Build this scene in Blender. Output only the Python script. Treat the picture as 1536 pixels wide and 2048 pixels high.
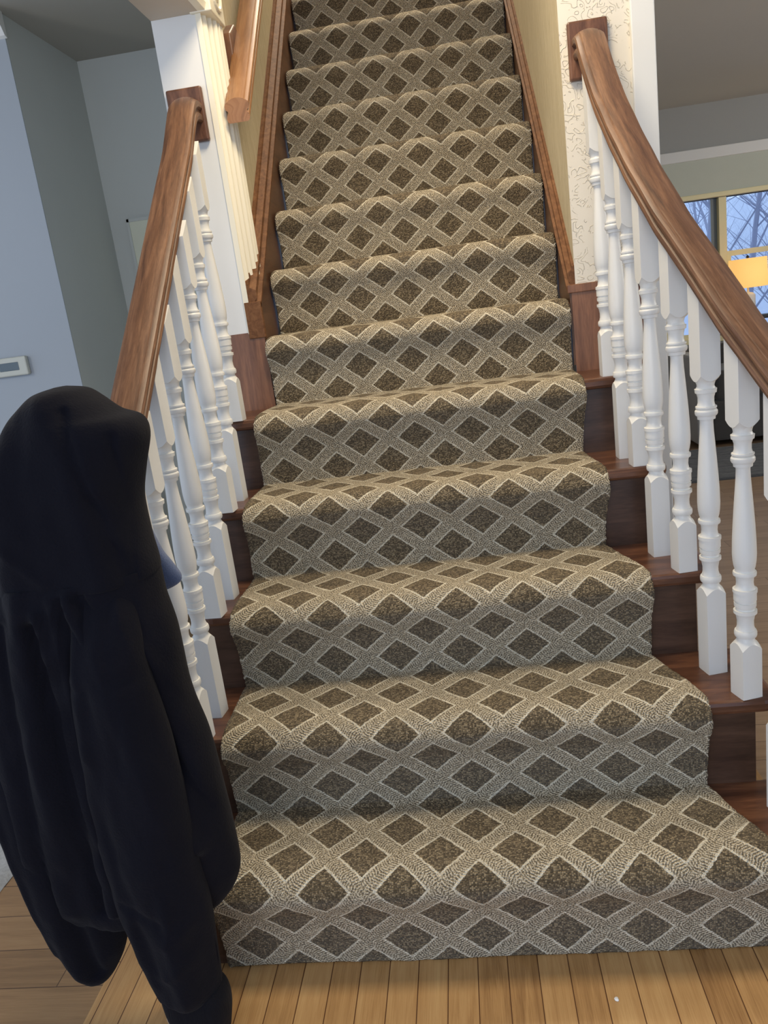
import bpy, bmesh, math, random
from mathutils import Vector, Matrix, noise
random.seed(7)
for o in list(bpy.data.objects): bpy.data.objects.remove(o, do_unlink=True)
SC = bpy.context.scene
C = SC.collection

# ------------------------------------------------------------------ camera
FPX = 1566.6
cam_d = bpy.data.cameras.new('camera'); cam = bpy.data.objects.new('camera', cam_d); C.objects.link(cam)
r_ = Vector((0.98818266, 0.08433168, -0.12799686)); u_ = Vector((0.10244453, 0.25778836, 0.96075506)); d_ = Vector((-0.11401819, 0.96251407, -0.24610267))
m3 = Matrix((r_, u_, -d_)).transposed()
cam.matrix_world = Matrix.Translation((0.0555, -0.9734, 1.1775)) @ m3.to_4x4()
cam_d.sensor_fit = 'HORIZONTAL'; cam_d.sensor_width = 36; cam_d.lens = FPX / 1536 * 36
cam_d.clip_start = 0.02; cam_d.clip_end = 200
SC.camera = cam

# ------------------------------------------------------------------ world and lamps
SC.view_settings.view_transform = 'Standard'; SC.view_settings.look = 'None'
SC.view_settings.gamma = 1; SC.view_settings.use_curve_mapping = False
SC.view_settings.exposure = 0.60
w = bpy.data.worlds.new('world'); SC.world = w; w.use_nodes = True
bg = w.node_tree.nodes['Background']; bg.inputs[0].default_value = (0.56, 0.73, 1.0, 1); bg.inputs[1].default_value = 0.80

def area(name, loc, size, power, col, rot=(0, 0, 0), sizey=None):
    d = bpy.data.lights.new(name, 'AREA'); d.energy = power; d.color = col; d.size = size
    if sizey: d.shape = 'RECTANGLE'; d.size_y = sizey
    o = bpy.data.objects.new(name, d); o.location = loc; o.rotation_euler = rot; C.objects.link(o); return o
area('foyer_ceiling_light', (0.0, 0.62, 2.5), 0.45, 14.5, (1.0, 0.84, 0.60))
area('upstairs_hall_light', (-0.05, 3.0, 4.2), 0.6, 30, (1.0, 0.87, 0.68))
area('entry_daylight', (-0.6, -2.6, 1.6), 1.6, 19, (0.90, 0.92, 1.0), (math.radians(88), 0, math.radians(-8)), 1.6)
def bulb(name, loc, rad, power, col):
    d = bpy.data.lights.new(name, 'POINT'); d.energy = power; d.color = col; d.shadow_soft_size = rad
    o = bpy.data.objects.new(name, d); o.location = loc; C.objects.link(o); return o
bulb('living_room_fill', (3.9, 1.2, 1.8), 0.14, 70, (1.0, 0.95, 0.88))  # added fill light out of view, brightens the living room and its ceiling
bulb('left_hall_fill', (-2.3, 0.5, 1.7), 0.14, 11, (1.0, 0.97, 0.92))  # unseen fill added to lift the dim left hall walls

RISE = 0.19; RUN = 0.20357
NS = 15

# ------------------------------------------------------------------ materials
def lin(c):
    def f(v):
        v /= 255.0
        return v / 12.92 if v <= 0.04045 else ((v + 0.055) / 1.055) ** 2.4
    return (f(c[0]), f(c[1]), f(c[2]), 1)
class MT:
    def __init__(s, name, rough=0.6, spec=0.4):
        s.m = bpy.data.materials.new(name); s.m.use_nodes = True; s.t = s.m.node_tree; s.n = s.t.nodes
        s.b = s.n['Principled BSDF']; s.b.inputs['Roughness'].default_value = rough
        s.b.inputs['Specular IOR Level'].default_value = spec
    def N(s, ty, **k):
        n = s.n.new(ty)
        for a, v in k.items(): setattr(n, a, v)
        return n
    def L(s, a, b): s.t.links.new(a, b)
    def val(s, sock, v):
        if isinstance(v, (int, float)): sock.default_value = v
        else: s.L(v, sock)
    def math(s, op, a, b=None, c=None):
        n = s.N('ShaderNodeMath', operation=op); s.val(n.inputs[0], a)
        if b is not None: s.val(n.inputs[1], b)
        if c is not None: s.val(n.inputs[2], c)
        return n.outputs[0]
    def mix(s, f, a, b):
        n = s.N('ShaderNodeMix', data_type='RGBA'); s.val(n.inputs[0], f)
        for i, v in ((6, a), (7, b)):
            if isinstance(v, tuple): n.inputs[i].default_value = v
            else: s.L(v, n.inputs[i])
        return n.outputs[2]
    def coords(s, kind='Object', scale=(1, 1, 1), rot=(0, 0, 0)):
        t = s.N('ShaderNodeTexCoord'); m = s.N('ShaderNodeMapping')
        m.inputs['Scale'].default_value = scale; m.inputs['Rotation'].default_value = rot
        s.L(t.outputs[kind], m.inputs[0]); return m.outputs[0]
    def noise(s, vec, scale, detail=4, rough=0.55, dist=0.0):
        n = s.N('ShaderNodeTexNoise'); s.L(vec, n.inputs['Vector'])
        n.inputs['Scale'].default_value = scale; n.inputs['Detail'].default_value = detail
        n.inputs['Roughness'].default_value = rough; n.inputs['Distortion'].default_value = dist
        return n.outputs[0]
    def ramp(s, f, stops):
        n = s.N('ShaderNodeValToRGB'); s.L(f, n.inputs[0]); e = n.color_ramp.elements
        e[0].position, e[0].color = stops[0]; e[1].position, e[1].color = stops[-1]
        for p, c in stops[1:-1]:
            x = e.new(p); x.color = c
        return n.outputs[0]
    def bump(s, h, strength, dist=0.002):
        n = s.N('ShaderNodeBump'); s.L(h, n.inputs['Height']); n.inputs['Strength'].default_value = strength
        n.inputs['Distance'].default_value = dist; s.L(n.outputs[0], s.b.inputs['Normal']); return n
    def col(s, c):
        if isinstance(c, tuple): s.b.inputs['Base Color'].default_value = c
        else: s.L(c, s.b.inputs['Base Color'])

def paint(name, c, rough=0.45, var=0.03, spec=0.4, bumps=0.05, sc=30):
    m = MT(name, rough, spec); v = m.coords()
    n = m.noise(v, 3, 3)
    c1 = lin(tuple(x * (1 - var) for x in c)); c2 = lin(tuple(min(255, x * (1 + var)) for x in c))
    m.col(m.mix(n, c1, c2)); m.bump(m.noise(v, sc, 3), bumps, 0.002); return m.m

def wood(name, dark, mid, light, kind='Object', scale=(12, 12, 1.2), rough=0.32, bumps=0.1, scratch=False, spec=0.45):
    m = MT(name, rough, spec); v = m.coords(kind, scale)
    n = m.noise(v, 2.2, 5, 0.6, 0.6)
    fine = m.noise(m.coords(kind, tuple(x * 6 for x in scale)), 3, 4, 0.6)
    f = m.math('ADD', m.math('MULTIPLY', n, 0.75), m.math('MULTIPLY', fine, 0.25))
    col = m.ramp(f, [(0.33, lin(dark)), (0.5, lin(mid)), (0.66, lin(light))])
    if scratch:
        s = m.noise(m.coords(kind, tuple(x * 2.0 for x in scale)), 5, 6, 0.75, 1.5)
        f2 = m.math('GREATER_THAN', s, 0.71); col = m.mix(m.math('MULTIPLY', f2, 0.5), col, lin((196, 140, 96)))
    m.col(col); m.bump(fine, bumps, 0.001); return m.m

def plank(name, cols, width, length, along='Y', rough=0.35, off=0.0):
    # hardwood strip floor: one strip per row, staggered ends
    m = MT(name, rough, 0.4)
    rot = (0, 0, math.radians(90)) if along == 'Y' else (0, 0, 0)
    t = m.N('ShaderNodeTexCoord'); mp = m.N('ShaderNodeMapping'); mp.inputs['Rotation'].default_value = rot
    mp.inputs['Location'].default_value = (off, off, 0)
    m.L(t.outputs['Object'], mp.inputs[0]); v = mp.outputs[0]
    b = m.N('ShaderNodeTexBrick'); m.L(v, b.inputs['Vector'])
    b.offset = 0.37; b.squash = 1.0
    b.inputs['Scale'].default_value = 1; b.inputs['Mortar Size'].default_value = 0.0011; b.inputs['Mortar Smooth'].default_value = 0.2
    b.inputs['Brick Width'].default_value = length; b.inputs['Row Height'].default_value = width; b.inputs['Bias'].default_value = 0
    b.inputs['Color1'].default_value = (0.1, 0.1, 0.1, 1); b.inputs['Color2'].default_value = (0.9, 0.9, 0.9, 1); b.inputs['Mortar'].default_value = (0, 0, 0, 1)
    sep = m.N('ShaderNodeSeparateXYZ'); m.L(v, sep.inputs[0])
    row = m.math('FLOOR', m.math('DIVIDE', sep.outputs[1], width))
    cmb = m.N('ShaderNodeCombineXYZ'); m.L(m.math('ADD', m.math('MULTIPLY', sep.outputs[0], 1.5), m.math('MULTIPLY', row, 3.7)), cmb.inputs[0])
    m.L(m.math('MULTIPLY', sep.outputs[1], 22), cmb.inputs[1]); m.L(m.math('MULTIPLY', row, 1.3), cmb.inputs[2])
    g = m.noise(cmb.outputs[0], 2.5, 5, 0.6, 0.9)
    cmb2 = m.N('ShaderNodeCombineXYZ'); m.L(m.math('ADD', m.math('MULTIPLY', sep.outputs[0], 4), m.math('MULTIPLY', row, 5.1)), cmb2.inputs[0])
    m.L(m.math('MULTIPLY', sep.outputs[1], 160), cmb2.inputs[1])
    fine = m.noise(cmb2.outputs[0], 3, 4, 0.7)
    f = m.math('ADD', m.math('ADD', m.math('MULTIPLY', g, 0.42), m.math('MULTIPLY', fine, 0.36)), m.math('MULTIPLY', b.outputs['Color'], 0.20))
    col = m.ramp(f, [(0.3, lin(cols[0])), (0.5, lin(cols[1])), (0.7, lin(cols[2]))])
    col = m.mix(b.outputs['Fac'], col, lin(cols[3]))
    m.col(col); m.bump(m.math('SUBTRACT', 1, b.outputs['Fac']), 0.4, 0.001); return m.m

M = {}
M['white'] = paint('white_paint', (224, 223, 218), 0.38, 0.02, bumps=0.12, sc=60)
M['cream'] = paint('cream_paint', (236, 229, 208), 0.38, 0.02)
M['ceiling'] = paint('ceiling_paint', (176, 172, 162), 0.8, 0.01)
M['bluewall'] = paint('pale_blue_paint', (164, 170, 176), 0.75, 0.01)
M['greywall'] = paint('grey_green_paint', (198, 200, 194), 0.75, 0.02)
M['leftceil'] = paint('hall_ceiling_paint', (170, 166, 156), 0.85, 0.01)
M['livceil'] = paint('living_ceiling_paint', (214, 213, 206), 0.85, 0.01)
M['livwall'] = paint('living_wall_paint', (166, 166, 162), 0.8, 0.01)
M['soffit'] = paint('header_paint', (196, 184, 166), 0.6, 0.02)
M['rail'] = wood('walnut_stained_rail', (70, 46, 33), (106, 74, 53), (134, 98, 72), 'UV', (2.6, 30, 1), 0.46, scratch=True)
M['railL'] = wood('honey_stained_rail', (122, 84, 54), (146, 103, 69), (162, 120, 84), 'UV', (2.2, 26, 1), 0.35)
M['tread'] = wood('dark_stained_tread', (62, 38, 27), (88, 57, 41), (116, 78, 55), 'Object', (2, 14, 14), 0.28)
M['riserw'] = wood('dark_stained_riser', (56, 39, 30), (74, 53, 41), (90, 66, 52), 'Object', (2, 14, 14), 0.3)
M['panel'] = wood('reddish_wood_panel', (92, 60, 42), (122, 82, 58), (150, 104, 74), 'Object', (16, 16, 1.6), 0.4)
M['skirt'] = wood('stair_skirt_wood', (78, 52, 34), (98, 68, 46), (112, 78, 54), 'Object', (10, 2, 10), 0.45)
M['mould'] = wood('skirt_moulding_wood', (88, 58, 38), (112, 76, 50), (130, 92, 62), 'Object', (30, 2, 30), 0.6, spec=0.15)
M['rosette'] = wood('rosette_wood', (74, 46, 34), (104, 70, 52), (126, 88, 66), 'Object', (14, 14, 3), 0.4)
M['oak'] = plank('oak_strip_floor', [(132, 94, 55), (178, 137, 88), (200, 162, 110), (96, 62, 36)], 0.0545, 0.62, 'Y', off=0.0235)
M['oakL'] = plank('oak_wide_floor', [(120, 92, 62), (148, 116, 80), (166, 134, 96), (84, 60, 40)], 0.096, 0.75, 'X', off=0.09)
M['oakR'] = plank('oak_far_floor', [(138, 112, 86), (160, 132, 104), (176, 148, 120), (96, 72, 54)], 0.08, 0.7, 'X')

def carpet_mat():
    m = MT('lattice_loop_carpet', 0.95, 0.1)
    uv = m.N('ShaderNodeUVMap'); uv.uv_map = 'UVMap'
    sep = m.N('ShaderNodeSeparateXYZ'); m.L(uv.outputs[0], sep.inputs[0])
    # slight hand-made wobble
    sc = m.N('ShaderNodeVectorMath', operation='SCALE'); m.L(uv.outputs[0], sc.inputs[0]); sc.inputs['Scale'].default_value = 1.0
    wob = m.noise(sc.outputs[0], 18, 2); wob = m.math('MULTIPLY', m.math('SUBTRACT', wob, 0.5), 0.05)
    a = m.math('ADD', m.math('ADD', sep.outputs[0], sep.outputs[1]), wob)
    b = m.math('ADD', m.math('SUBTRACT', sep.outputs[0], sep.outputs[1]), wob)
    da = m.math('ABSOLUTE', m.math('SUBTRACT', a, m.math('ROUND', a)))   # 0 at diamond centre, .5 mid band
    db = m.math('ABSOLUTE', m.math('SUBTRACT', b, m.math('ROUND', b)))
    mx = m.math('MAXIMUM', da, db)
    def smooth(v, lo, hi):
        n = m.N('ShaderNodeMapRange', interpolation_type='SMOOTHSTEP'); m.L(v, n.inputs[0])
        n.inputs[1].default_value = lo; n.inputs[2].default_value = hi; return n.outputs[0]
    inband = smooth(mx, 0.315, 0.328)
    edge_a = m.math('MULTIPLY', smooth(da, 0.312, 0.326), m.math('SUBTRACT', 1, smooth(da, 0.356, 0.37)))
    edge_b = m.math('MULTIPLY', smooth(db, 0.312, 0.326), m.math('SUBTRACT', 1, smooth(db, 0.356, 0.37)))
    # crossing: light outline only where the other coordinate is outside its band
    edge = m.math('MAXIMUM', m.math('MULTIPLY', edge_a, m.math('LESS_THAN', db, 0.365)), m.math('MULTIPLY', edge_b, m.math('LESS_THAN', da, 0.365)))
    # stitches: short dashes across the band
    lenA = m.math('MULTIPLY', b, 42.0); lenB = m.math('MULTIPLY', a, 42.0)
    chA = m.math('SINE', m.math('MULTIPLY', m.math('ADD', lenA, m.math('MULTIPLY', da, 16)), 3.14159 * 0.9))
    chB = m.math('SINE', m.math('MULTIPLY', m.math('ADD', lenB, m.math('MULTIPLY', db, 16)), 3.14159 * 0.9))
    useA = m.math('GREATER_THAN', da, db)
    st = m.N('ShaderNodeMix', data_type='FLOAT'); m.L(useA, st.inputs[0]); m.L(chB, st.inputs[2]); m.L(chA, st.inputs[3]); st = st.outputs[0]
    stn = m.math('ADD', m.math('MULTIPLY', st, 0.5), 0.5)
    # loops
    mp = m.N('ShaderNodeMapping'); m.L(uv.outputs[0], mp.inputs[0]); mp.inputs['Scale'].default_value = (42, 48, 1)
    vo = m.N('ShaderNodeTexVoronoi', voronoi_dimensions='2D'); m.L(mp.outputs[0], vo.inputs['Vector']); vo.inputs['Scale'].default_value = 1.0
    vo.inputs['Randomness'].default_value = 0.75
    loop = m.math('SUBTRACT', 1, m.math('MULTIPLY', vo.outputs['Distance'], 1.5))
    rnd = m.N('ShaderNodeSeparateXYZ'); m.L(vo.outputs['Color'], rnd.inputs[0]); rnd = rnd.outputs[0]
    diam = m.ramp(rnd, [(0.0, lin((92, 80, 60))), (0.5, lin((126, 110, 85))), (1.0, lin((182, 162, 128)))])
    dashes = smooth(m.math('ADD', m.math('MULTIPLY', stn, 0.58), m.math('MULTIPLY', rnd, 0.42)), 0.28, 0.60)
    band = m.mix(dashes, lin((154, 139, 112)), lin((240, 224, 194)))
    light = m.mix(m.math('MULTIPLY', rnd, 0.5), lin((255, 246, 222)), lin((240, 222, 190)))
    band = m.mix(m.math('MULTIPLY', edge, 0.85), band, light)
    col = m.mix(inband, diam, band)
    # shade in the gaps between the loops, painted in as dark brown
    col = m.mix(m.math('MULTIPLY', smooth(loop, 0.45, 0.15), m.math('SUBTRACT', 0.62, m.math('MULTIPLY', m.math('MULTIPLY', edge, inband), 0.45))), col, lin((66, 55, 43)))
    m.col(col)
    h = m.math('ADD', m.math('MULTIPLY', loop, 0.8), m.math('MULTIPLY', m.math('MULTIPLY', stn, inband), 0.7))
    m.bump(h, 0.9, 0.0045)
    m.b.inputs['Sheen Weight'].default_value = 0.1
    return m.m
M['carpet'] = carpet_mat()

def fabric(name, c, c2, scale=260, bumps=0.4, rough=0.95, sheen=0.25, stretch=(1, 1, 1)):
    m = MT(name, rough, 0.15); v = m.coords('Object', stretch)
    n = m.noise(v, scale, 2); big = m.noise(v, 9, 4)
    m.col(m.mix(m.math('ADD', m.math('MULTIPLY', n, 0.5), m.math('MULTIPLY', big, 0.5)), lin(c), lin(c2)))
    h = m.math('ADD', m.math('MULTIPLY', n, 0.5), m.math('MULTIPLY', big, 1.6)); m.bump(h, bumps, 0.004)
    m.b.inputs['Sheen Weight'].default_value = sheen; return m.m
M['navy'] = fabric('navy_fleece', (8, 8, 16), (15, 15, 24), sheen=0.03)
M['rib'] = fabric('navy_ribbing', (11, 11, 17), (20, 20, 26), 160, 0.6, sheen=0.03, stretch=(3, 3, 0.2))
M['heather'] = fabric('heather_blue_knit', (70, 82, 112), (112, 126, 158), 420, 0.6, stretch=(1, 1, 2))
M['rug'] = fabric('grey_shag', (120, 122, 124), (206, 206, 204), 110, 1.0)
M['darkrug'] = fabric('charcoal_rug', (40, 42, 46), (84, 86, 90), 60, 0.8)
M['sofadark'] = fabric('charcoal_upholstery', (58, 56, 55), (74, 72, 70), 200, 0.3)
M['sofalight'] = fabric('light_grey_upholstery', (170, 168, 166), (196, 194, 190), 200, 0.3)
M['shade'] = fabric('sage_window_shade', (196, 200, 186), (206, 210, 196), 200, 0.1)

def wallpaper_plain():
    m = MT('tan_grasscloth_wallpaper', 0.8, 0.2); v = m.coords('Object', (22, 22, 2.5))
    n = m.noise(v, 3, 4, 0.6, 1.2); f = m.noise(m.coords('Object', (120, 120, 20)), 3, 3)
    g = m.math('ADD', m.math('MULTIPLY', n, 0.6), m.math('MULTIPLY', f, 0.4))
    m.col(m.ramp(g, [(0.35, lin((182, 168, 136))), (0.5, lin((194, 181, 150))), (0.66, lin((207, 195, 166)))]))
    m.bump(f, 0.15, 0.001); return m.m
M['paper'] = wallpaper_plain()
def wallpaper_emb():
    m = MT('embossed_scroll_wallpaper', 0.6, 0.3); v = m.coords('Object', (1, 1, 1))
    w1 = m.N('ShaderNodeVectorMath', operation='ADD'); nn = m.N('ShaderNodeTexNoise'); m.L(v, nn.inputs['Vector']); nn.inputs['Scale'].default_value = 26; nn.inputs['Detail'].default_value = 1
    sc = m.N('ShaderNodeVectorMath', operation='SCALE'); m.L(nn.outputs['Color'], sc.inputs[0]); sc.inputs['Scale'].default_value = 0.11
    m.L(v, w1.inputs[0]); m.L(sc.outputs[0], w1.inputs[1])
    vo = m.N('ShaderNodeTexVoronoi', feature='F1'); m.L(w1.outputs[0], vo.inputs['Vector']); vo.inputs['Scale'].default_value = 24
    rings = m.math('SINE', m.math('MULTIPLY', vo.outputs['Distance'], 11.0))
    line = m.math('SUBTRACT', 1, m.math('MINIMUM', m.math('MULTIPLY', m.math('ABSOLUTE', rings), 2.6), 1.0))
    gate = m.math('GREATER_THAN', m.noise(v, 34, 2), 0.47)
    h = m.math('MULTIPLY', line, gate)
    m.col(m.mix(m.math('MULTIPLY', h, 0.50), lin((222, 214, 198)), lin((200, 188, 162))))
    m.bump(h, 0.7, 0.002); return m.m
M['emboss'] = wallpaper_emb()
def simple(name, c, rough=0.5, metal=0.0, emit=None, es=1.0, spec=0.5):
    m = MT(name, rough, spec); n = m.noise(m.coords(), 20, 2)
    m.col(m.mix(n, lin(tuple(x * 0.97 for x in c)), lin(c))); m.b.inputs['Metallic'].default_value = metal
    if emit: m.b.inputs['Emission Color'].default_value = lin(emit); m.b.inputs['Emission Strength'].default_value = es
    return m.m
M['plastic'] = simple('beige_plastic', (196, 196, 184), 0.5)
M['display'] = simple('grey_display', (92, 104, 110), 0.3)
M['brown_dark'] = simple('dark_metal', (30, 28, 28), 0.5)
M['sash_grey'] = simple('grey_sash', (120, 128, 130), 0.5)
M['sash'] = simple('cream_window_frame', (238, 226, 176), 0.45)
M['canvas'] = simple('cream_canvas', (222, 222, 200), 0.6)
M['frame_dark'] = simple('dark_picture_frame', (84, 86, 84), 0.5)
M['bulb'] = simple('lit_linen_shade', (240, 200, 130), 0.8, emit=(255, 196, 110), es=0.55)
M['bulb2'] = simple('glazed_white_ceramic', (225, 230, 235), 0.15)
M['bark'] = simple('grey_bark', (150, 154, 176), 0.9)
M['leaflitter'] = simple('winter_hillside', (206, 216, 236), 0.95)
M['lint'] = simple('white_lint', (235, 235, 235), 0.8)
g = MT('window_glass', 0.02, 0.5)
tr = g.N('ShaderNodeBsdfTransparent'); gl = g.N('ShaderNodeBsdfGlossy'); gl.inputs['Roughness'].default_value = 0.02
fr = g.N('ShaderNodeFresnel'); fr.inputs[0].default_value = 1.45; mxs = g.N('ShaderNodeMixShader')
g.L(fr.outputs[0], mxs.inputs[0]); g.L(tr.outputs[0], mxs.inputs[1]); g.L(gl.outputs[0], mxs.inputs[2]); g.L(mxs.outputs[0], g.n['Material Output'].inputs[0])
M['glass'] = g.m

# ------------------------------------------------------------------ helpers
def mk(name, verts, faces, mat, parent=None, smooth=False, uvs=None, bevel=0, kind=None, label=None, cat=None, group=None):
    me = bpy.data.meshes.new(name); me.from_pydata([tuple(v) for v in verts], [], faces)
    if uvs is not None:
        l = me.uv_layers.new(name='UVMap')
        for p in me.polygons:
            for li in p.loop_indices: l.data[li].uv = uvs[me.loops[li].vertex_index]
    bm = bmesh.new(); bm.from_mesh(me); bmesh.ops.recalc_face_normals(bm, faces=bm.faces)
    bm.to_mesh(me); bm.free()
    me.materials.append(mat)
    if smooth:
        for p in me.polygons: p.use_smooth = True
    o = bpy.data.objects.new(name, me); C.objects.link(o)
    if parent: o.parent = parent
    if bevel:
        b = o.modifiers.new('bevel', 'BEVEL'); b.width = bevel; b.segments = 2; b.limit_method = 'ANGLE'; b.angle_limit = math.radians(40)
    tag(o, label, cat, group, kind); return o
def tag(o, label=None, cat=None, group=None, kind=None):
    for k, v in (('label', label), ('category', cat), ('group', group), ('kind', kind)):
        if v: o[k] = v
    return o
def thing(name, label, cat, loc=(0, 0, 0), group=None):
    o = bpy.data.objects.new(name, None); o.location = loc; o.empty_display_size = 0.05; C.objects.link(o)
    return tag(o, label, cat, group)
def child_loc(o, parent):
    o.parent = parent; o.matrix_parent_inverse = Matrix.Translation(-Vector(parent.location)); return o
BOXF = [(0, 1, 3, 2), (4, 6, 7, 5), (0, 4, 5, 1), (2, 3, 7, 6), (0, 2, 6, 4), (1, 5, 7, 3)]
def boxv(x0, x1, y0, y1, z0, z1):
    return [(x, y, z) for x in (x0, x1) for y in (y0, y1) for z in (z0, z1)]
def boxes(name, bs, mat, **k):
    v = []; f = []
    for b in bs:
        n = len(v); v += boxv(*b); f += [tuple(i + n for i in q) for q in BOXF]
    return mk(name, v, f, mat, **k)
def box(name, b, mat, **k): return boxes(name, [b], mat, **k)
def prism(name, poly, axis, a0, a1, mat, **k):
    # poly: 2-D points; axis 'x': (y,z)  'y': (x,z)  'z': (x,y)
    def P(p, a):
        return {'x': (a, p[0], p[1]), 'y': (p[0], a, p[1]), 'z': (p[0], p[1], a)}[axis]
    n = len(poly); v = [P(p, a0) for p in poly] + [P(p, a1) for p in poly]
    f = [tuple(range(n)), tuple(range(2 * n - 1, n - 1, -1))] + [(i, (i + 1) % n, n + (i + 1) % n, n + i) for i in range(n)]
    return mk(name, v, f, mat, **k)
def lathe(name, prof, mat, seg=32, loc=(0, 0, 0), **k):
    v = []; f = []
    for r, z in prof:
        for j in range(seg):
            a = 2 * math.pi * j / seg; v.append((loc[0] + r * math.cos(a), loc[1] + r * math.sin(a), loc[2] + z))
    for i in range(len(prof) - 1):
        for j in range(seg):
            f.append((i * seg + j, i * seg + (j + 1) % seg, (i + 1) * seg + (j + 1) % seg, (i + 1) * seg + j))
    f.append(tuple(range(seg))); f.append(tuple((len(prof) - 1) * seg + j for j in range(seg - 1, -1, -1)))
    return mk(name, v, f, mat, smooth=True, **k)
def interp(t, ts, vs):
    if t <= ts[0]: return vs[0]
    for i in range(len(ts) - 1):
        if t <= ts[i + 1]:
            q = (t - ts[i]) / (ts[i + 1] - ts[i]); return vs[i] + (vs[i + 1] - vs[i]) * q
    return vs[-1]
def catmull(pts, n=8):
    out = []
    for i in range(len(pts) - 1):
        p0 = pts[max(i - 1, 0)]; p1 = pts[i]; p2 = pts[i + 1]; p3 = pts[min(i + 2, len(pts) - 1)]
        for k in range(n):
            t = k / n
            out.append(tuple(0.5 * ((2 * b) + (-a + c) * t + (2 * a - 5 * b + 4 * c - d) * t * t + (-a + 3 * b - 3 * c + d) * t ** 3) for a, b, c, d in zip(p0, p1, p2, p3)))
    out.append(tuple(pts[-1])); return out
S = 'structure'

# ------------------------------------------------------------------ structure
Y6 = 6 * RUN + 0.03
# floors
box('floor', (-0.745, 0.665, -2.6, 2.6, -0.03, 0.0), M['oak'], kind=S)
box('floor', (-3.6, -0.745, -2.6, 2.6, -0.03, 0.0), M['oakL'], kind=S)
box('floor', (0.665, 4.6, -2.6, 5.0, -0.03, 0.0), M['oakR'], kind=S)
# stair side walls: left wall thickness -.641..-.50, right wall .386..0.560
LW0, LW1, RW0, RW1 = -0.641, -0.512, 0.386, 0.560
TOPZ = 4.4
ws = boxes('wall_left', [(LW0 + 0.012, LW1, Y6 + 0.012, 5.0, 0.0, TOPZ)], M['paper'], kind=S)
boxes('wall_left_room_side', [(LW0, LW0 + 0.012, Y6 + 0.012, 5.0, 0.0, TOPZ)], M['greywall'], kind=S).name = 'wall_left'
box('trim_1', (LW0, -0.522, Y6, Y6 + 0.014, 1.168, 1.975), M['white'], kind=S)
box('wall_right', (RW0, RW0 + 0.010, Y6 + 0.004, 5.0, 0.9, TOPZ), M['paper'], kind=S)
box('wall_right', (RW0 + 0.010, RW1, Y6 + 0.004, 5.0, 0.0, TOPZ), M['livwall'], kind=S)
box('wall_right', (RW0, RW1, Y6, Y6 + 0.004, 1.18, 2.6), M['emboss'], kind=S)
box('trim_2', (RW1 - 0.002, 0.616, Y6 - 0.014, Y6 + 0.02, 0.0, 2.6), M['white'], kind=S, bevel=0.003)
# stair wall above foyer ceiling and the end wall of the stairwell
box('wall_back', (-0.5, 0.386, 4.6, 4.7, 2.4, TOPZ), M['paper'], kind=S)
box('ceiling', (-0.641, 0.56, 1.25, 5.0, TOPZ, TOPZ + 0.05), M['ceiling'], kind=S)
# opening header on the left: soffit, casing and rosette block
box('wall_left', (LW0, LW1, -0.35, Y6 + 0.012, 1.975, 2.6), M['soffit'], kind=S)
def flute(y0, y1, x0, depth):
    n = 96; pts = []
    for i in range(n + 1):
        t = i / n
        e = depth * (0.30 + 0.70 * min(1, t * 1.5)) + 0.0045 * math.cos(t * math.pi * 10)
        pts.append((x0 + e, y0 + (y1 - y0) * t))
    return [(x0, y0)] + pts + [(x0, y1)]
prism('trim_3', flute(Y6 - 0.004, Y6 + 0.112, -0.522, 0.034), 'z', 1.245, 1.975, M['cream'], kind=S)
prism('trim_3', flute(Y6 - 0.004, Y6 + 0.060, -0.522, 0.030), 'z', 1.165, 1.245, M['cream'], kind=S)
# header casing running toward the room
pr = [(a, b) for a, b in [(LW1, 1.975), (LW1 + 0.020, 1.975), (LW1 + 0.026, 1.99), (LW1 + 0.014, 2.0), (LW1 + 0.018, 2.02), (LW1 + 0.012, 2.045), (LW1 + 0.022, 2.065), (LW1, 2.08)]]
prism('trim_4', pr, 'y', -0.3, Y6 - 0.012, M['cream'], kind=S)
box('trim_5', (LW1 - 0.022, LW1 + 0.036, Y6 - 0.012, Y6 + 0.122, 1.972, 2.095), M['cream'], kind=S, bevel=0.003)
v = []; f = []
R0 = (LW1 + 0.036, Y6 + 0.055, 2.034)
for i, (r, dx) in enumerate([(0.046, 0.0), (0.044, 0.006), (0.038, 0.006), (0.034, 0.001), (0.022, 0.001), (0.018, 0.007), (0.006, 0.009)]):
    for j in range(32):
        a = j / 32 * 2 * math.pi; v.append((R0[0] + dx, R0[1] + r * math.cos(a), R0[2] + r * math.sin(a)))
for i in range(6):
    for j in range(32): f.append((i * 32 + j, i * 32 + (j + 1) % 32, (i + 1) * 32 + (j + 1) % 32, (i + 1) * 32 + j))
f.append(tuple(6 * 32 + j for j in range(32))); f.append(tuple(range(32)))
mk('trim_6', v, f, M['cream'], smooth=False, kind=S)
# left hall: near blue wall, return, back wall, ceiling, crown
BY = 1.86
box('wall_near_left', (-3.6, -1.338, BY, BY + 0.004, 0, 2.3), M['bluewall'], kind=S)
box('wall_return_left', (-1.39, -1.338, BY + 0.004, 2.42, 0, 2.3), M['greywall'], kind=S)
box('wall_far_left', (-1.39, LW0, 2.42, 2.47, 0, 2.3), M['greywall'], kind=S)
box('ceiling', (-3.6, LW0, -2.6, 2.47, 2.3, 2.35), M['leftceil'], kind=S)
prism('trim_7', [(BY, 2.3), (BY - 0.075, 2.3), (BY - 0.07, 2.285), (BY - 0.03, 2.25), (BY - 0.014, 2.225), (BY, 2.22)], 'x', -3.6, -1.33, M['white'], kind=S)
box('baseboard_left', (-3.6, -1.335, BY - 0.015, BY, 0, 0.11), M['white'], kind=S)
# foyer ceiling
box('ceiling', (LW1, RW1 + 0.06, -2.6, Y6, 2.6, 2.65), M['ceiling'], kind=S)
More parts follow.
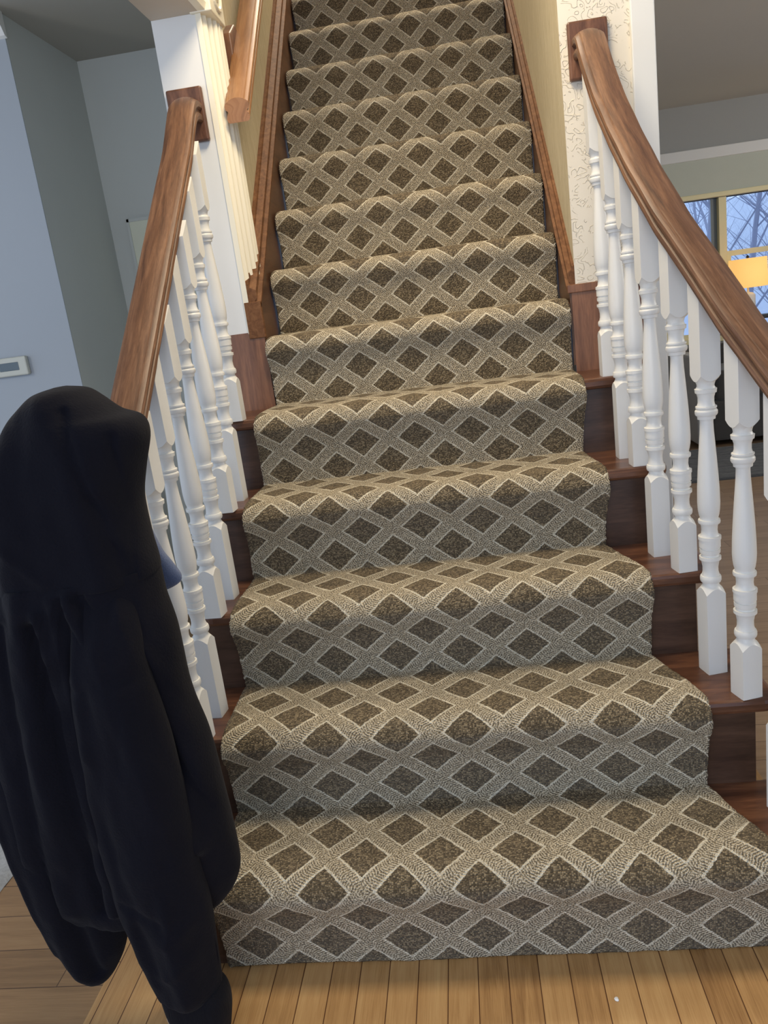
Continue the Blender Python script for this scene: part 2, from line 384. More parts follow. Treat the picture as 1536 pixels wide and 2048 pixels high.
# living room on the right
LY = 5.0
WX0, WX1, WZ0, WZ1 = 1.555, 3.35, 0.68, 1.64
boxes('wall_back', [(RW1, WX0, LY, LY + 0.1, 0, 2.26), (WX1, 4.6, LY, LY + 0.1, 0, 2.26), (WX0, WX1, LY, LY + 0.1, 0, WZ0), (WX0, WX1, LY, LY + 0.1, WZ1, 2.26)], M['livwall'], kind=S)
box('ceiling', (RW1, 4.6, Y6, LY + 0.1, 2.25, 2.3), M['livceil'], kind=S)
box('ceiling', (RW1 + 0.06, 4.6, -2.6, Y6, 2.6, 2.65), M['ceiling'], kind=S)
box('wall_far_right', (4.6, 4.65, -2.6, LY + 0.1, 0, 2.65), M['livwall'], kind=S)
boxes('trim_8', [(WX0 - 0.08, WX1 + 0.08, LY - 0.03, LY, 1.895, 1.967)], M['white'], kind=S, bevel=0.004)
boxes('trim_8', [(WX0 - 0.08, WX0, LY - 0.025, LY, WZ0 - 0.05, 1.895), (WX1, WX1 + 0.08, LY - 0.025, LY, WZ0 - 0.05, 1.895)], M['white'], kind=S)
# window
win = boxes('window_1', [(WX0, WX1, LY + 0.01, LY + 0.08, WZ1, WZ1 + 0.04), (WX0, WX1, LY - 0.01, LY + 0.08, WZ0 - 0.02, WZ0 + 0.02), (1.948, 2.0, LY, LY + 0.08, WZ0, WZ1), (2.62, 2.68, LY, LY + 0.08, WZ0, WZ1), (WX0, WX0 + 0.03, LY, LY + 0.08, WZ0, WZ1), (WX1 - 0.03, WX1, LY, LY + 0.08, WZ0, WZ1)], M['sash'], kind=S, bevel=0.003)
for a, b in ((WX0 + 0.03, 1.948), (2.0, 2.62), (2.68, WX1 - 0.03)):
    boxes('sash', [(a, b, LY + 0.02, LY + 0.05, 1.24, 1.276), (a, a + 0.028, LY + 0.01, LY + 0.04, WZ0, 1.25), (b - 0.028, b, LY + 0.01, LY + 0.04, WZ0, 1.25), (a, b, LY + 0.01, LY + 0.04, WZ0 + 0.02, WZ0 + 0.05)], M['sash'], parent=win)
    boxes('sash', [(b - 0.040, b, LY + 0.045, LY + 0.06, 1.276, WZ1)], M['sash_grey'], parent=win)
    box('pane', (a, b, LY + 0.046, LY + 0.050, WZ0, WZ1), M['glass'], parent=win)
sh = thing('window_shade', 'sage white fabric shade rolled down over the top of the far living room window', 'window shade', (2.45, LY - 0.02, 1.9))
child_loc(box('fabric', (WX0 - 0.03, WX1 + 0.03, LY - 0.022, LY - 0.014, 1.672, 1.895), M['shade']), sh)
child_loc(box('bottom_rail', (WX0 - 0.03, WX1 + 0.03, LY - 0.03, LY - 0.008, 1.642, 1.674), M['sash'], bevel=0.003), sh)

# ------------------------------------------------------------------ staircase
stair = thing('staircase', 'straight flight of dark stained wooden stairs under the patterned carpet runner', 'stairs', (-0.05, 0.3, 0))
RXE = {1: 0.70, 2: 0.592, 3: 0.545, 4: 0.505, 5: 0.475}
LXE = {1: -0.60, 2: -0.585, 3: -0.58, 4: -0.578, 5: -0.575}
for i in range(1, NS):
    yn = i * RUN + 0.012; z = i * RISE
    x0 = LXE.get(i, -0.478); x1 = RXE.get(i, 0.367)
    yb = (i + 1) * RUN + 0.045
    if i <= 5:
        # outline with rounded returned nosing at both ends
        r = 0.03; pl = []
        for k in range(6): a = math.pi + k / 5 * math.pi / 2; pl.append((x0 + r + r * math.cos(a), yn + r + r * math.sin(a)))
        for k in range(6): a = -math.pi / 2 + k / 5 * math.pi / 2; pl.append((x1 - r + r * math.cos(a), yn + r + r * math.sin(a)))
        pl += [(x1, yb), (x0, yb)]
        if i == 5: pl = [(a, min(b, Y6 + 0.01)) for a, b in pl]
        t = prism('tread', pl, 'z', z - 0.027, z, M['tread'], parent=None, bevel=0.008)
    else:
        t = box('tread', (x0, x1, yn, yb, z - 0.027, z), M['tread'], bevel=0.008)
    child_loc(t, stair)
    ry = i * RUN + 0.036
    rr = box('riser', (x0 + (0.008 if i <= 5 else 0), x1 - (0.04 if i <= 5 else 0), ry, ry + 0.018, z - RISE, z - 0.027), M['riserw']); child_loc(rr, stair)
    if i <= 5:
        for xa, xb in ((x0 + 0.008, x0 + 0.024), (x1 - 0.058, x1 - 0.04)):
            e = box('end_panel', (xa, xb, ry + 0.018, ry + RUN + 0.018 if i < 5 else Y6, z - RISE if i > 1 else 0, z - 0.027), M['riserw']); child_loc(e, stair)
# wood panels closing riser six beside the carpet (under the wall ends)
pa = box('end_riser_panel', (LW0, -0.478, Y6 - 0.002, Y6 + 0.012, 0.95, 1.168), M['panel'], label='reddish wood panel with a vertical grain'); child_loc(pa, stair)
pa = box('end_riser_panel', (RW0 - 0.012, RW1, Y6 - 0.002, Y6 + 0.004, 0.95, 1.162), M['panel'], label='reddish wood panel with a vertical grain'); child_loc(pa, stair)
pa = box('panel_cap', (-0.521, -0.474, Y6 - 0.005, Y6 + 0.012, 1.150, 1.250), M['mould'], bevel=0.002); child_loc(pa, stair)
pa = box('panel_cap', (RW0 - 0.022, RW1, Y6 - 0.006, Y6 + 0.004, 1.160, 1.182), M['panel'], bevel=0.002); child_loc(pa, stair)
# skirt boards with cap moulding, following the pitch
def skirt(xa, xb, zc, zt, y0, capx0, capx1):
    y1 = 3.0; s = RISE / RUN
    k = prism('skirt_board', [(y0, s * y0 - 0.20), (y1, s * y1 - 0.20), (y1, s * y1 + zc + 0.01), (y0, s * y0 + zc + 0.01)], 'x', xa, xb, M['skirt']); child_loc(k, stair)
    # moulding: profile lofted along pitch
    prof = [(0, 0), (1.0, 0.004), (1.0, 0.16), (0.55, 0.26), (0.80, 0.45), (0.80, 0.72), (0.35, 0.86), (0.30, 1.0), (0, 1.0)]
    v = []; n = len(prof)
    for yy in (y0, y1):
        for a, b in prof: v.append((capx0 + (capx1 - capx0) * a, yy, s * yy + zc + (zt - zc) * b))
    f = [tuple(range(n)), tuple(range(2 * n - 1, n - 1, -1))] + [(i, (i + 1) % n, n + (i + 1) % n, n + i) for i in range(n)]
    k = mk('skirt_moulding', v, f, M['mould'], label='lighter brown cap moulding'); child_loc(k, stair)
skirt(-0.512, -0.482, 0.062, 0.130, Y6 + 0.0, -0.512, -0.474)
skirt(0.369, 0.386, 0.000, 0.062, Y6 - 0.0, 0.386, 0.362)
# upstairs landing
child_loc(box('landing', (-0.5, 0.386, NS * RUN, 4.6, NS * RISE - 0.03 - RISE, NS * RISE - RISE), M['tread']), stair)

# ------------------------------------------------------------------ carpet runner
RN = {1: .523, 2: .461, 3: .410, 4: .368, 5: .360}; RR = {1: .535, 2: .455, 3: .404, 4: .356, 5: .348}
LN = {1: -.506, 2: -.503, 3: -.508, 4: -.499, 5: -.489}; LR = {1: -.500, 2: -.504, 3: -.507, 4: -.506, 5: -.496}
rows = []   # (y, z, xl, xr, v)
PH = lambda i: interp(i, [2, 7], [0.0, 0.31])
for i in range(1, NS - 1):
    yi = i * RUN; z = i * RISE; zb = (i - 1) * RISE + (0.010 if i > 1 else 0.002)
    rl, rr = LR.get(i, -.474), RR.get(i, .363); nl, nr = LN.get(i, -.474), RN.get(i, .363)
    vc = 3 * i - 1.42 + PH(i); vn = 3 * i + PH(i); vt = 3 * (i + 1) - 1.42 + PH(i + 1)
    sag = 0.004 * math.sin(i * 2.1)
    pts = [(yi + .026, zb, 0, vc), (yi + .024, zb + .035, .15, 0), (yi + .021 + sag * .5, zb + .075, .4, 0), (yi + .014, z - .074, .7, 0), (yi + .004, z - .052, .92, 0), (yi - .004, z - .030, 1, 0), (yi + .001, z - .013, 1, vn), (yi + .016, z + .001, 1, 0), (yi + .036, z + .008, 1, 0)]
    nrl, nrr = LR.get(i + 1, -.474), RR.get(i + 1, .363)
    tread = [(yi + .075, z + .0105), (yi + .12, z + .010), (yi + .16, z + .010), (yi + RUN + .010, z + .0105)]
    full = [(p[0], p[1], rl + (nl - rl) * p[2], rr + (nr - rr) * p[2]) for p in pts]
    for k, (a, b) in enumerate(tread):
        q = (k + 1) / 4.6; qq = q * q * (3 - 2 * q) * 0.3 + q * 0.7
        full.append((a, b, nl + (nrl - nl) * qq, nr + (nrr - nr) * qq))
    dense = catmull(full, 9)
    # parametrise
    L = [0]
    for a, b in zip(dense, dense[1:]): L.append(L[-1] + math.hypot(b[0] - a[0], b[1] - a[1]))
    kn = 6 * 9; Ln = L[kn]; Lt = L[-1] + 0.012
    for k, dpt in enumerate(dense):
        vv = vc + (vn - vc) * L[k] / Ln if k <= kn else vn + (vt - vn) * (L[k] - Ln) / (Lt - Ln)
        rows.append((dpt[0], dpt[1], dpt[2], dpt[3], vv))
NX = 150; verts = []; uvs = []; faces = []
for ri, (y, z, xl, xr, vv) in enumerate(rows):
    for k in range(NX + 1):
        t = k / NX; x = xl + (xr - xl) * t
        if k in (0, NX): x += random.uniform(-.0013, .0013)
        ed = min(t, 1 - t) * NX
        dz = 0.0012 * noise.noise(Vector((x * 30, y * 30, z * 30))) + 0.003 * noise.noise(Vector((x * 5, y * 6, z * 6 + 3)))
        drop = 0.0035 if ed < 1 else 0.001 if ed < 2 else 0
        verts.append((x, y + dz - 0.3 * drop, z + dz * 0.7 - drop)); uvs.append(((x + .43) / .143, vv))
for ri in range(len(rows) - 1):
    for k in range(NX):
        a = ri * (NX + 1) + k; faces.append((a, a + 1, a + NX + 2, a + NX + 1))
me = bpy.data.meshes.new('carpet_runner'); me.from_pydata(verts, [], faces)
l = me.uv_layers.new(name='UVMap')
for p in me.polygons:
    for li in p.loop_indices: l.data[li].uv = uvs[me.loops[li].vertex_index]
    p.use_smooth = True
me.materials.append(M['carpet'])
ro = bpy.data.objects.new('carpet_runner', me); C.objects.link(ro)
so = ro.modifiers.new('thickness', 'SOLIDIFY'); so.thickness = 0.010; so.offset = -1
tag(ro, 'brown and beige diamond lattice loop carpet runner covering the stairs', 'carpet runner')

# ------------------------------------------------------------------ balusters
BA = 0.0203
TURN = [(0, .82), (.005, .70), (.010, .68), (.0105, .84), (.014, .90), (.020, .90), (.0235, .84), (.024, .76), (.032, .67), (.042, .66), (.052, .74), (.057, .84), (.0575, .92), (.064, .92), (.0645, .76), (.067, .72), (.071, .76), (.0715, .86), (.079, .88), (.0795, .80), (.083, .80), (.0835, .90), (.099, .90), (.0995, .96), (.106, .96), (.1065, .82), (.110, .72), (.118, .67), (.127, .70), (.132, .78), (.1325, .90), (.136, .93), (.140, .90), (.1405, .78), (.144, .76), (.150, .84), (.160, .91), (.175, .945), (.20, .92), (.23, .85), (.26, .76), (.29, .66), (.315, .575), (.333, .54), (.338, .56), (.3385, .72), (.345, .75), (.3455, .84), (.349, .92), (.354, .92), (.357, .84), (.3575, .76), (.360, .86), (.363, .86), (.3635, .74), (.370, .66), (.380, .66), (.388, .76), (.3885, .86), (.396, .90), (.3965, .80), (.401, .70), (.405, .72), (.410, .80)]
# the top pieces are seen as: rings, cove, ring under the square block
def baluster(parent, x, y, z0, zt, ztop, turn=0.0):
    seg = 32; v = []; f = []
    def ring_sq(z, a, drop=0.0):
        # rounded square ring, corners moved by drop
        rs = []
        for j in range(seg):
            th = 2 * math.pi * (j + 0.0) / seg + math.pi / 4
            c, s = math.cos(th), math.sin(th); k = a / max(abs(c), abs(s)); k = min(k, a * 1.385)
            c, s = math.cos(th + turn), math.sin(th + turn)
            rs.append((x + c * k, y + s * k, z + drop * (k / a - 1)))
        return rs
    def ring_c(z, r):
        return [(x + r * math.cos(2 * math.pi * j / seg + math.pi / 4 + turn), y + r * math.sin(2 * math.pi * j / seg + math.pi / 4 + turn), z) for j in range(seg)]
    rings = [ring_sq(z0, BA), ring_sq(z0 + 0.002, BA), ring_sq(zt - 0.001, BA, -0.030)]
    rings += [ring_c(zt + 0.0005 + h, r * BA * 1.10) for h, r in TURN]
    zb = zt + 0.411
    sl = RISE / RUN
    top = [(px, py, ztop + sl * (py - y)) for px, py, pz in ring_sq(0, BA)]
    rings += [ring_sq(zb, BA, 0.030), top]
    for r in rings: v += r
    for i in range(len(rings) - 1):
        for j in range(seg): f.append((i * seg + j, i * seg + (j + 1) % seg, (i + 1) * seg + (j + 1) % seg, (i + 1) * seg + j))
    f.append(tuple(range(seg))); f.append(tuple((len(rings) - 1) * seg + j for j in range(seg)))
    o = mk('baluster', v, f, M['white'], smooth=True)
    e = o.modifiers.new('edges', 'EDGE_SPLIT'); e.split_angle = math.radians(30)
    child_loc(o, parent); return o
CB, CT = 0.632, 0.677   # rail underside and shoulder above the nosing line
RB = [(.428, 1.068, 5), (.436, .957, 4), (.447, .858, 4), (.461, .764, 3), (.4835, .650, 3), (.5095, .557, 2), (.5375, .447, 2), (.568, .352, 1), (.600, .262, 1)]
LB = [(-.538, 1.045, 5), (-.540, .942, 4), (-.536, .826, 4), (-.544, .742, 3), (-.542, .630, 3), (-.546, .530, 2), (-.544, .425, 2), (-.546, .335, 1)]
railL = thing('stair_railing', 'left stair railing of white turned balusters ending under the hung black hoodie', 'stair railing', (-.55, .7, 0))
railR = thing('stair_railing', 'right stair railing curving outward, with white turned balusters before the living room', 'stair railing', (.5, .7, 0))
def place(lst, parent):
    n = {}
    for x, y, i in lst:
        n[i] = n.get(i, 0) + 1
        back = (y - i * RUN) > 0.11
        tn = interp(y, [.26, .45, .56, .65, .77, 1.0], [23, 15.5, 12, 10, 6, 1]) if x > 0 else -interp(y, [.3, .7, 1.0], [6, 4, 0])
        baluster(parent, x, y, i * RISE, i * RISE + (.184 if back else .1115), RISE / RUN * y + CB + 0.01, math.radians(tn))
place(RB, railR); place(LB, railL)

# ------------------------------------------------------------------ handrails
def sweep(name, path, prof, mat, parent=None, label=None):
    # path of 3-D points; profile (across, up) kept vertical, across is horizontal normal
    v = []; uv = []; n = len(prof); s = 0; per = [0]
    for a, b in zip(prof, prof[1:] + prof[:1]): per.append(per[-1] + math.hypot(a[0] - b[0], a[1] - b[1]))
    for i, p in enumerate(path):
        a = Vector(path[max(i - 1, 0)]); b = Vector(path[min(i + 1, len(path) - 1)]); d = b - a; h = Vector((d.y, -d.x, 0)).normalized()
        if i: s += (Vector(p) - Vector(path[i - 1])).length
        for k, (u, w_) in enumerate(prof):
            v.append(Vector(p) + h * u + Vector((0, 0, w_))); uv.append((s, per[k]))
    f = []
    for i in range(len(path) - 1):
        for k in range(n): f.append((i * n + k, i * n + (k + 1) % n, (i + 1) * n + (k + 1) % n, (i + 1) * n + k))
    f.append(tuple(range(n))); f.append(tuple((len(path) - 1) * n + k for k in range(n)))
    o = mk(name, v, f, mat, smooth=True, uvs=uv, label=label)
    e = o.modifiers.new('edges', 'EDGE_SPLIT'); e.split_angle = math.radians(24)
    if parent: child_loc(o, parent)
    return o
HW = 0.035
PROF = [(-.026, 0), (.026, 0), (.031, .004), (.033, .012), (.031, .019), (.027, .023), (.027, .028), (.034, .034), (.035, .042), (.033, .048), (.026, .053), (.0225, .0535), (.021, .056), (.010, .0595), (0, .0605), (-.010, .0595), (-.021, .056), (-.0225, .0535), (-.026, .053), (-.033, .048), (-.035, .042), (-.034, .034), (-.027, .028), (-.027, .023), (-.031, .019), (-.033, .012), (-.031, .004)]
s_ = RISE / RUN
rp = [(.447, Y6 - .002, 1.715), (.446, 1.20, 1.713), (.443, 1.15, 1.695)] + [(interp(y, [.05, .262, .352, .447, .557, .650, .764, .858, .957, 1.068, 1.15], [.70, .602, .570, .539, .5105, .4850, .463, .450, .441, .438, .443]), y, s_ * y + CB) for y in (1.09, 1.03, .957, .90, .858, .81, .764, .70, .650, .60, .557, .50, .447, .40, .352, .30)] + [(.603, .255, .868), (.625, .21, .836), (.655, .165, .820), (.70, .12, .815)]
sweep('handrail', catmull(rp, 6), PROF, M['rail'], railR, label='walnut stained wooden handrail')
lx = -.557
lp = [(lx - .018, Y6 - .002, 1.715), (lx - .017, 1.20, 1.713), (lx - .012, 1.15, 1.695), (lx - .006, 1.09, s_ * 1.09 + CB)] + [(lx, y, s_ * y + CB) for y in (1.0, .9, .7, .5, .35, .25, .17)]
sweep('handrail', catmull(lp, 6), PROF, M['rail'], railL, label='walnut stained wooden handrail with worn scratches')
# rosettes on the wall ends
for (x0, x1, par) in ((-.632, -.536, railL), (.404, .502, railR)):
    o = box('rosette', (x0, x1, Y6 - .018, Y6, 1.672, 1.805), M['rosette'], bevel=0.005, label='square walnut plate where the handrail meets the wall'); child_loc(o, par)
# newel inside the hoodie (left) and out at the right
def newel(x, y, top, par):
    prof = [(.0, 0)]
    o = lathe('newel_post', [(.036, 0), (.036, .26), (.030, .27), (.024, .28), (.034, .30), (.026, .33), (.034, .40), (.022, .62), (.030, .64), (.036, .66), (.036, top - .07), (.026, top - .06), (.036, top - .03), (.02, top - .002), (.004, top)], M['white'], loc=(x, y, 0))
    child_loc(o, par)
newel(-.555, .135, 1.06, railL)
newel(.718, .105, .90, railR)

# upper left wall handrail with bracket
wr_ = thing('wall_handrail', 'honey brown wooden handrail fixed along the upper left stair wall', 'handrail', (-.46, 1.3, 1.7))
P2 = [(a * .96, b * 1.0) for a, b in PROF]
sweep('rail', [(-.458, 1.275, 1.712), (-.459, 1.60, 1.712 + s_ * .325), (-.462, 3.0, 1.712 + s_ * 1.725)], P2, M['railL'], wr_)
o = prism('bracket', [(1.455, 1.895), (1.57, 1.93), (1.57, 2.01), (1.53, 2.03), (1.455, 1.985)], 'x', -.512, -.485, M['rosette'], bevel=0.004, label='darker wooden mounting block'); child_loc(o, wr_)

# ------------------------------------------------------------------ hoodie
hood_root = thing('hoodie', 'black navy hooded sweatshirt hung over the left newel post, sleeves dangling', 'sweatshirt', (-.56, .13, 0.05))
def loft(name, rws, yc, hd, mat, parent, folds=(), nu=96, nz=90, pw=2.4, label=None, seed=0, ripple=0.004):
    # rws: list of (z, xl, xr[, yc, hd]) from top to bottom
    zs = [-r[0] for r in rws]
    dense = []
    cps = [(r[0], r[1], r[2], r[3] if len(r) > 3 else yc, r[4] if len(r) > 4 else hd) for r in rws]
    dense = catmull(cps, max(3, nz // len(cps)))
    v = []; f = []
    for (z, xl, xr, y0, h) in dense:
        cx = (xl + xr) / 2; hw = max((xr - xl) / 2, .002)
        for j in range(nu):
            th = 2 * math.pi * j / nu; c, s = math.cos(th), math.sin(th)
            px = math.copysign(abs(c) ** (2 / pw), c); py = math.copysign(abs(s) ** (2 / pw), s)
            x = cx + hw * px; y = y0 + h * py
            dy = 0
            if py < 0:
                w_ = min(1, -py * 1.3)
                for (xa, za, xb, zb, wd, amp) in folds:
                    # ridge or groove along a line from (xa,za) to (xb,zb)
                    ex, ez = xb - xa, zb - za; t = min(1, max(0, ((x - xa) * ex + (z - za) * ez) / (ex * ex + ez * ez)))
                    dd = ((x - xa - ex * t) ** 2 + (z - za - ez * t) ** 2) / (wd * wd)
                    if dd < 9: dy -= amp * math.exp(-dd) * w_
            nn = noise.noise(Vector((x * 22 + seed, y * 10, z * 5))) * ripple + noise.noise(Vector((x * 60, y * 30 + seed, z * 26))) * ripple * .28
            v.append((x + nn * .2 * px, y + dy - nn * (1.8 if py < 0 else 1), z))
    n = len(dense)
    for i in range(n - 1):
        for j in range(nu): f.append((i * nu + j, i * nu + (j + 1) % nu, (i + 1) * nu + (j + 1) % nu, (i + 1) * nu + j))
    f.append(tuple(range(nu))); f.append(tuple((n - 1) * nu + j for j in range(nu)))
    o = mk(name, v, f, mat, smooth=True, label=label)
    child_loc(o, parent); return o
hood = loft('hood', [(1.133, -.519, -.508, .12, .012), (1.126, -.552, -.482, .12, .045), (1.110, -.577, -.462, .12, .062), (1.090, -.598, -.439, .12, .072), (1.076, -.609, -.411, .12, .078), (1.05, -.624, -.405, .12, .084), (1.0, -.645, -.422, .12, .09), (.955, -.655, -.434, .12, .09), (.90, -.664, -.434, .12, .089), (.862, -.670, -.430, .12, .087), (.846, -.674, -.430, .12, .086), (.843, -.674, -.431, .12, .082)], .12, .09, M['navy'], hood_root,
     folds=[(-.488, 1.10, -.450, .84, .006, -.009), (-.515, 1.12, -.475, .84, .02, .006), (-.60, 1.05, -.62, .87, .03, .006), (-.43, 1.06, -.445, .85, .004, -.008), (-.64, .95, -.56, .86, .008, .005), (-.46, .99, -.432, .93, .007, .006), (-.465, .93, -.436, .88, .006, .006)], seed=3, ripple=.004)
loft('body', [(.856, -.673, -.431, .12, .085), (.835, -.684, -.430, .12, .086), (.80, -.704, -.429, .12, .086), (.745, -.732, -.421, .12, .087), (.642, -.765, -.419, .12, .086), (.552, -.785, -.402, .12, .084), (.45, -.783, -.397, .12, .083), (.39, -.772, -.395, .12, .082), (.335, -.758, -.395, .12, .080), (.305, -.748, -.398, .12, .078), (.275, -.735, -.412, .12, .072), (.252, -.715, -.440, .12, .060), (.244, -.685, -.47, .12, .045)], .12, .085, M['navy'], hood_root,
     folds=[(-.555, .84, -.575, .30, .009, .014), (-.535, .84, -.43, .40, .012, .018), (-.62, .85, -.66, .30, .022, .012), (-.545, .84, -.565, .40, .006, -.014), (-.515, .84, -.405, .45, .006, -.010), (-.60, .80, -.605, .30, .009, -.020), (-.585, .82, -.59, .3, .008, .012), (-.70, .75, -.72, .3, .02, .010), (-.655, .8, -.69, .3, .007, -.008), (-.47, .80, -.405, .62, .006, .008), (-.50, .72, -.41, .46, .005, -.007)], seed=11, ripple=.006, nz=150, nu=150)
loft('sleeve', [(.62, -.755, -.67, .12, .05), (.50, -.778, -.65, .115, .062), (.40, -.772, -.63, .115, .066), (.30, -.757, -.618, .115, .064), (.235, -.747, -.616, .115, .058), (.19, -.737, -.622, .115, .052), (.160, -.726, -.632, .115, .046), (.135, -.714, -.645, .115, .038), (.115, -.706, -.66, .115, .028), (.105, -.698, -.676, .115, .015)], .09, .08, M['navy'], hood_root,
     folds=[(-.72, .6, -.70, .15, .03, .012), (-.67, .5, -.665, .15, .012, -.014), (-.75, .5, -.73, .2, .01, .008)], seed=21)
sl = loft('sleeve', [(.865, -.548, -.466, .112, .04), (.84, -.552, -.456, .095, .042), (.79, -.556, -.449, .070, .045), (.716, -.562, -.445, .052, .048), (.60, -.572, -.433, .05, .05), (.45, -.584, -.43, .05, .05), (.364, -.583, -.431, .05, .05), (.30, -.576, -.428, .05, .05), (.20, -.556, -.435, .05, .048), (.148, -.544, -.438, .05, .045), (.136, -.541, -.442, .05, .040)], .05, .05, M['navy'], hood_root,
     folds=[(-.53, .84, -.55, .60, .012, .008), (-.47, .80, -.45, .45, .02, .006), (-.50, .40, -.47, .16, .03, .008), (-.55, .5, -.52, .2, .012, -.006), (-.566, .700, -.50, .712, .0045, -.006), (-.50, .712, -.44, .716, .0045, -.006), (-.54, .84, -.552, .72, .004, -.006), (-.47, .84, -.445, .73, .006, .006), (-.44, .30, -.50, .27, .006, .006), (-.45, .24, -.52, .20, .006, .006), (-.55, .34, -.49, .31, .006, -.005)], seed=31, ripple=.006, pw=2.1)
loft('cuff', [(.142, -.541, -.440, .05, .042), (.128, -.539, -.431, .05, .044), (.100, -.534, -.430, .05, .044), (.06, -.522, -.438, .05, .04), (.035, -.512, -.445, .05, .036), (.028, -.506, -.452, .05, .030)], .05, .04, M['rib'], sl, nu=120, seed=41, ripple=.003)
# heather blue knit sleeve end peeking out between hoodie and balusters
hb = loft('knit_sleeve', [(.955, -.54, -.512), (.90, -.54, -.501), (.86, -.54, -.492), (.83, -.54, -.483), (.81, -.54, -.472), (.795, -.54, -.464), (.783, -.54, -.459), (.772, -.538, -.462), (.764, -.535, -.475), (.760, -.53, -.49)], .278, .017, M['heather'], hood_root, nu=48, seed=51, ripple=.003)
hb.parent = None; hb.matrix_parent_inverse = Matrix(); tag(hb, 'heather blue knit sleeve end sticking out behind the black hoodie', 'garment')

# ------------------------------------------------------------------ small things
th = thing('thermostat', 'small beige thermostat with a grey display on the pale blue wall', 'thermostat', (-1.68, BY, 1.1))
K = BY / 2.0
child_loc(box('cover', (-1.66, -1.522, BY - .022, BY, 1.122, 1.19), M['plastic'], bevel=0.005), th)
child_loc(box('display', (-1.63, -1.553, BY - .0235, BY - .020, 1.142, 1.172), M['display'], bevel=0.002), th)
pc = thing('picture', 'cream picture in a thin grey frame on the far hall wall behind the left rail', 'picture', (-1.1, 2.42, 1.5))
child_loc(boxes('frame', [(-1.258, -.93, 2.400, 2.42, 1.672, 1.684), (-1.258, -1.248, 2.400, 2.42, 1.33, 1.684), (-.95, -.93, 2.400, 2.42, 1.33, 1.684), (-1.258, -.93, 2.400, 2.42, 1.32, 1.332)], M['greywall']), pc)
child_loc(box('canvas', (-1.248, -.95, 2.404, 2.418, 1.332, 1.672), M['canvas']), pc)

# rug at the far left
def rug(name, x0, x1, y0, y1, mat, h, label):
    n = 60; v = []; f = []
    for i in range(n + 1):
        for j in range(n + 1):
            x = x0 + (x1 - x0) * i / n; y = y0 + (y1 - y0) * j / n
            if i in (0, n): x += random.uniform(-.003, .003)
            z = h + .006 * noise.noise(Vector((x * 40, y * 40, 0))) if 0 < i < n and 0 < j < n else .001
            v.append((x, y, z))
    for i in range(n):
        for j in range(n): a = i * (n + 1) + j; f.append((a, a + 1, a + n + 2, a + n + 1))
    return mk(name, v, f, mat, smooth=True, label=label, cat='rug')
rug('rug', -2.4, -1.118, .1, 1.75, M['rug'], .012, 'pale grey speckled rug on the floor left of the black hoodie')
rug('rug', 1.30, 3.2, 3.55, 4.42, M['darkrug'], .010, 'charcoal rug on the floor in front of the dark sofa')

# sofa seen through the right balusters
sf = thing('sofa', 'charcoal and pale grey sofa seen through the right balusters below the window', 'sofa', (2.1, 4.6, 0))
def rbox(name, b, mat, bev, par, label=None):
    o = box(name, b, mat, bevel=bev, label=label); o.modifiers['bevel'].segments = 4; child_loc(o, par); return o
rbox('armrest', (1.60, 1.70, 4.42, 4.95, .03, .62), M['sofalight'], .02, sf, 'pale grey end panel')
rbox('base', (1.70, 3.0, 4.42, 4.95, .05, .32), M['sofadark'], .02, sf)
rbox('cushion', (1.71, 2.34, 4.40, 4.86, .32, .52), M['sofadark'], .04, sf)
rbox('cushion', (2.36, 2.99, 4.40, 4.86, .32, .52), M['sofadark'], .04, sf)
rbox('backrest', (1.70, 3.0, 4.82, 4.96, .32, .66), M['sofadark'], .04, sf)
for x in (1.66, 2.94):
    for y in (4.48, 4.90): rbox('foot', (x - .02, x + .02, y - .02, y + .02, 0, .05), M['brown_dark'], .004, sf)
# side table, lamp
lamp_x, lamp_y = 2.066, 4.76
tb = thing('side_table', 'dark narrow sofa table under the lit lamp by the window', 'table', (lamp_x + .2, lamp_y, 0))
rbox('tabletop', (lamp_x - .10, lamp_x + .6, lamp_y - .02, lamp_y + .10, .80, .825), M['brown_dark'], .006, tb)
for x in (lamp_x - .08, lamp_x + .56): rbox('leg', (x, x + .02, lamp_y + .06, lamp_y + .08, .665, .80), M['brown_dark'], .002, tb)
lp_ = thing('table_lamp', 'lit table lamp with a tan linen drum shade before the window', 'lamp', (lamp_x, lamp_y + .04, .825))
ly = lamp_y + .04
o = lathe('lamp_base', [(.001, 0), (.05, .001), (.052, .012), (.048, .02), (.046, .14), (.03, .155), (.008, .16), (.006, .19), (.001, .19)], M['bulb2'], loc=(lamp_x, ly, .825)); child_loc(o, lp_)
o = lathe('lamp_shade', [(.105, 0), (.122, .0), (.126, .002), (.120, .19), (.118, .19), (.122, .004), (.106, .002)], M['bulb'], loc=(lamp_x, ly, 1.017), label='glowing tan linen drum shade'); child_loc(o, lp_)
o = lathe('finial', [(.001, 0), (.008, .004), (.010, .012), (.004, .02), (.001, .022)], M['brown_dark'], loc=(lamp_x, ly, 1.207)); child_loc(o, lp_)
o = lathe('pole', [(.003, 0), (.003, .2)], M['brown_dark'], seg=8, loc=(lamp_x, ly, 1.01)); child_loc(o, lp_)
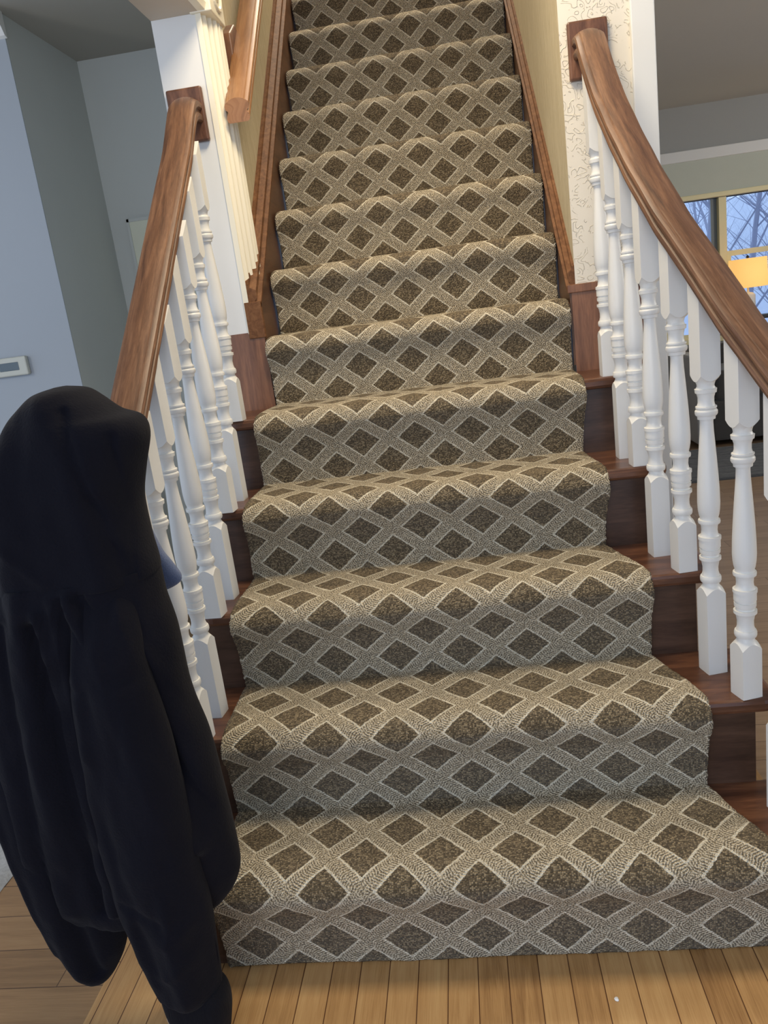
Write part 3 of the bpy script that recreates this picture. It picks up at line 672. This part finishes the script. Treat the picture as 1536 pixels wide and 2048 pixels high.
# speck on the floor
bm = bmesh.new(); bmesh.ops.create_icosphere(bm, subdivisions=2, radius=.004)
for vtx in bm.verts: vtx.co *= 1 + .4 * noise.noise(vtx.co * 300); vtx.co.z *= .5
me = bpy.data.meshes.new('lint_speck'); bm.to_mesh(me); bm.free(); me.materials.append(M['lint'])
lo = bpy.data.objects.new('lint_speck', me); lo.location = (.21, .130, .0015); C.objects.link(lo)
tag(lo, 'tiny white speck of lint on the oak floor before the stairs', 'lint')

# ------------------------------------------------------------------ winter woods outside
def tree(x, y, h, r, seed):
    rnd = random.Random(seed); v = []; f = []
    def limb(p, d, ln, r0, depth):
        n = 6; pts = []; q = Vector(p); dd = Vector(d)
        for i in range(n):
            pts.append((q.copy(), r0 * (1 - .75 * i / (n - 1)))); dd = (dd + Vector((rnd.uniform(-.16, .16), rnd.uniform(-.16, .16), .03))).normalized(); q += dd * ln / (n - 1)
        b = len(v); sg = 5
        for c, rr in pts:
            for k in range(sg): a = 2 * math.pi * k / sg; v.append((c.x + rr * math.cos(a), c.y + rr * math.sin(a), c.z))
        for i in range(n - 1):
            for k in range(sg): f.append((b + i * sg + k, b + i * sg + (k + 1) % sg, b + (i + 1) * sg + (k + 1) % sg, b + (i + 1) * sg + k))
        if depth:
            for _ in range(12 if depth == 3 else 5):
                c, rr = pts[rnd.randint(1, n - 1)]
                a = rnd.uniform(0, 6.28); limb(c, Vector((math.cos(a), math.sin(a) * .6, rnd.uniform(.3, 1.0))).normalized(), ln * rnd.uniform(.3, .5), rr * .5, depth - 1)
    limb((x, y, -.6), (0, 0, 1), h, r, 3)
    return mk('tree', v, f, M['bark'], label='bare grey winter tree in the woods outside the window', cat='tree', group='bare trees outside the window')
rt = random.Random(5)
for k in range(26):
    yy = 7.2 + k * .4; tree(2.2 + (yy - 5) * .42 * rt.uniform(.6, 2.0) + rt.uniform(-.4, .4), yy, rt.uniform(3.5, 5.5), rt.uniform(.018, .05), k + 3)
n = 30; v = []; f = []
for i in range(n + 1):
    for j in range(n + 1):
        x = -2 + 18 * i / n; y = 5.3 + 16 * j / n
        v.append((x, y, -.6 + max(0, (y - 8)) * .26 + .15 * noise.noise(Vector((x, y, 0)))))
for i in range(n):
    for j in range(n): a = i * (n + 1) + j; f.append((a, a + 1, a + n + 2, a + n + 1))
mk('ground', v, f, M['leaflitter'], smooth=True, kind=S)
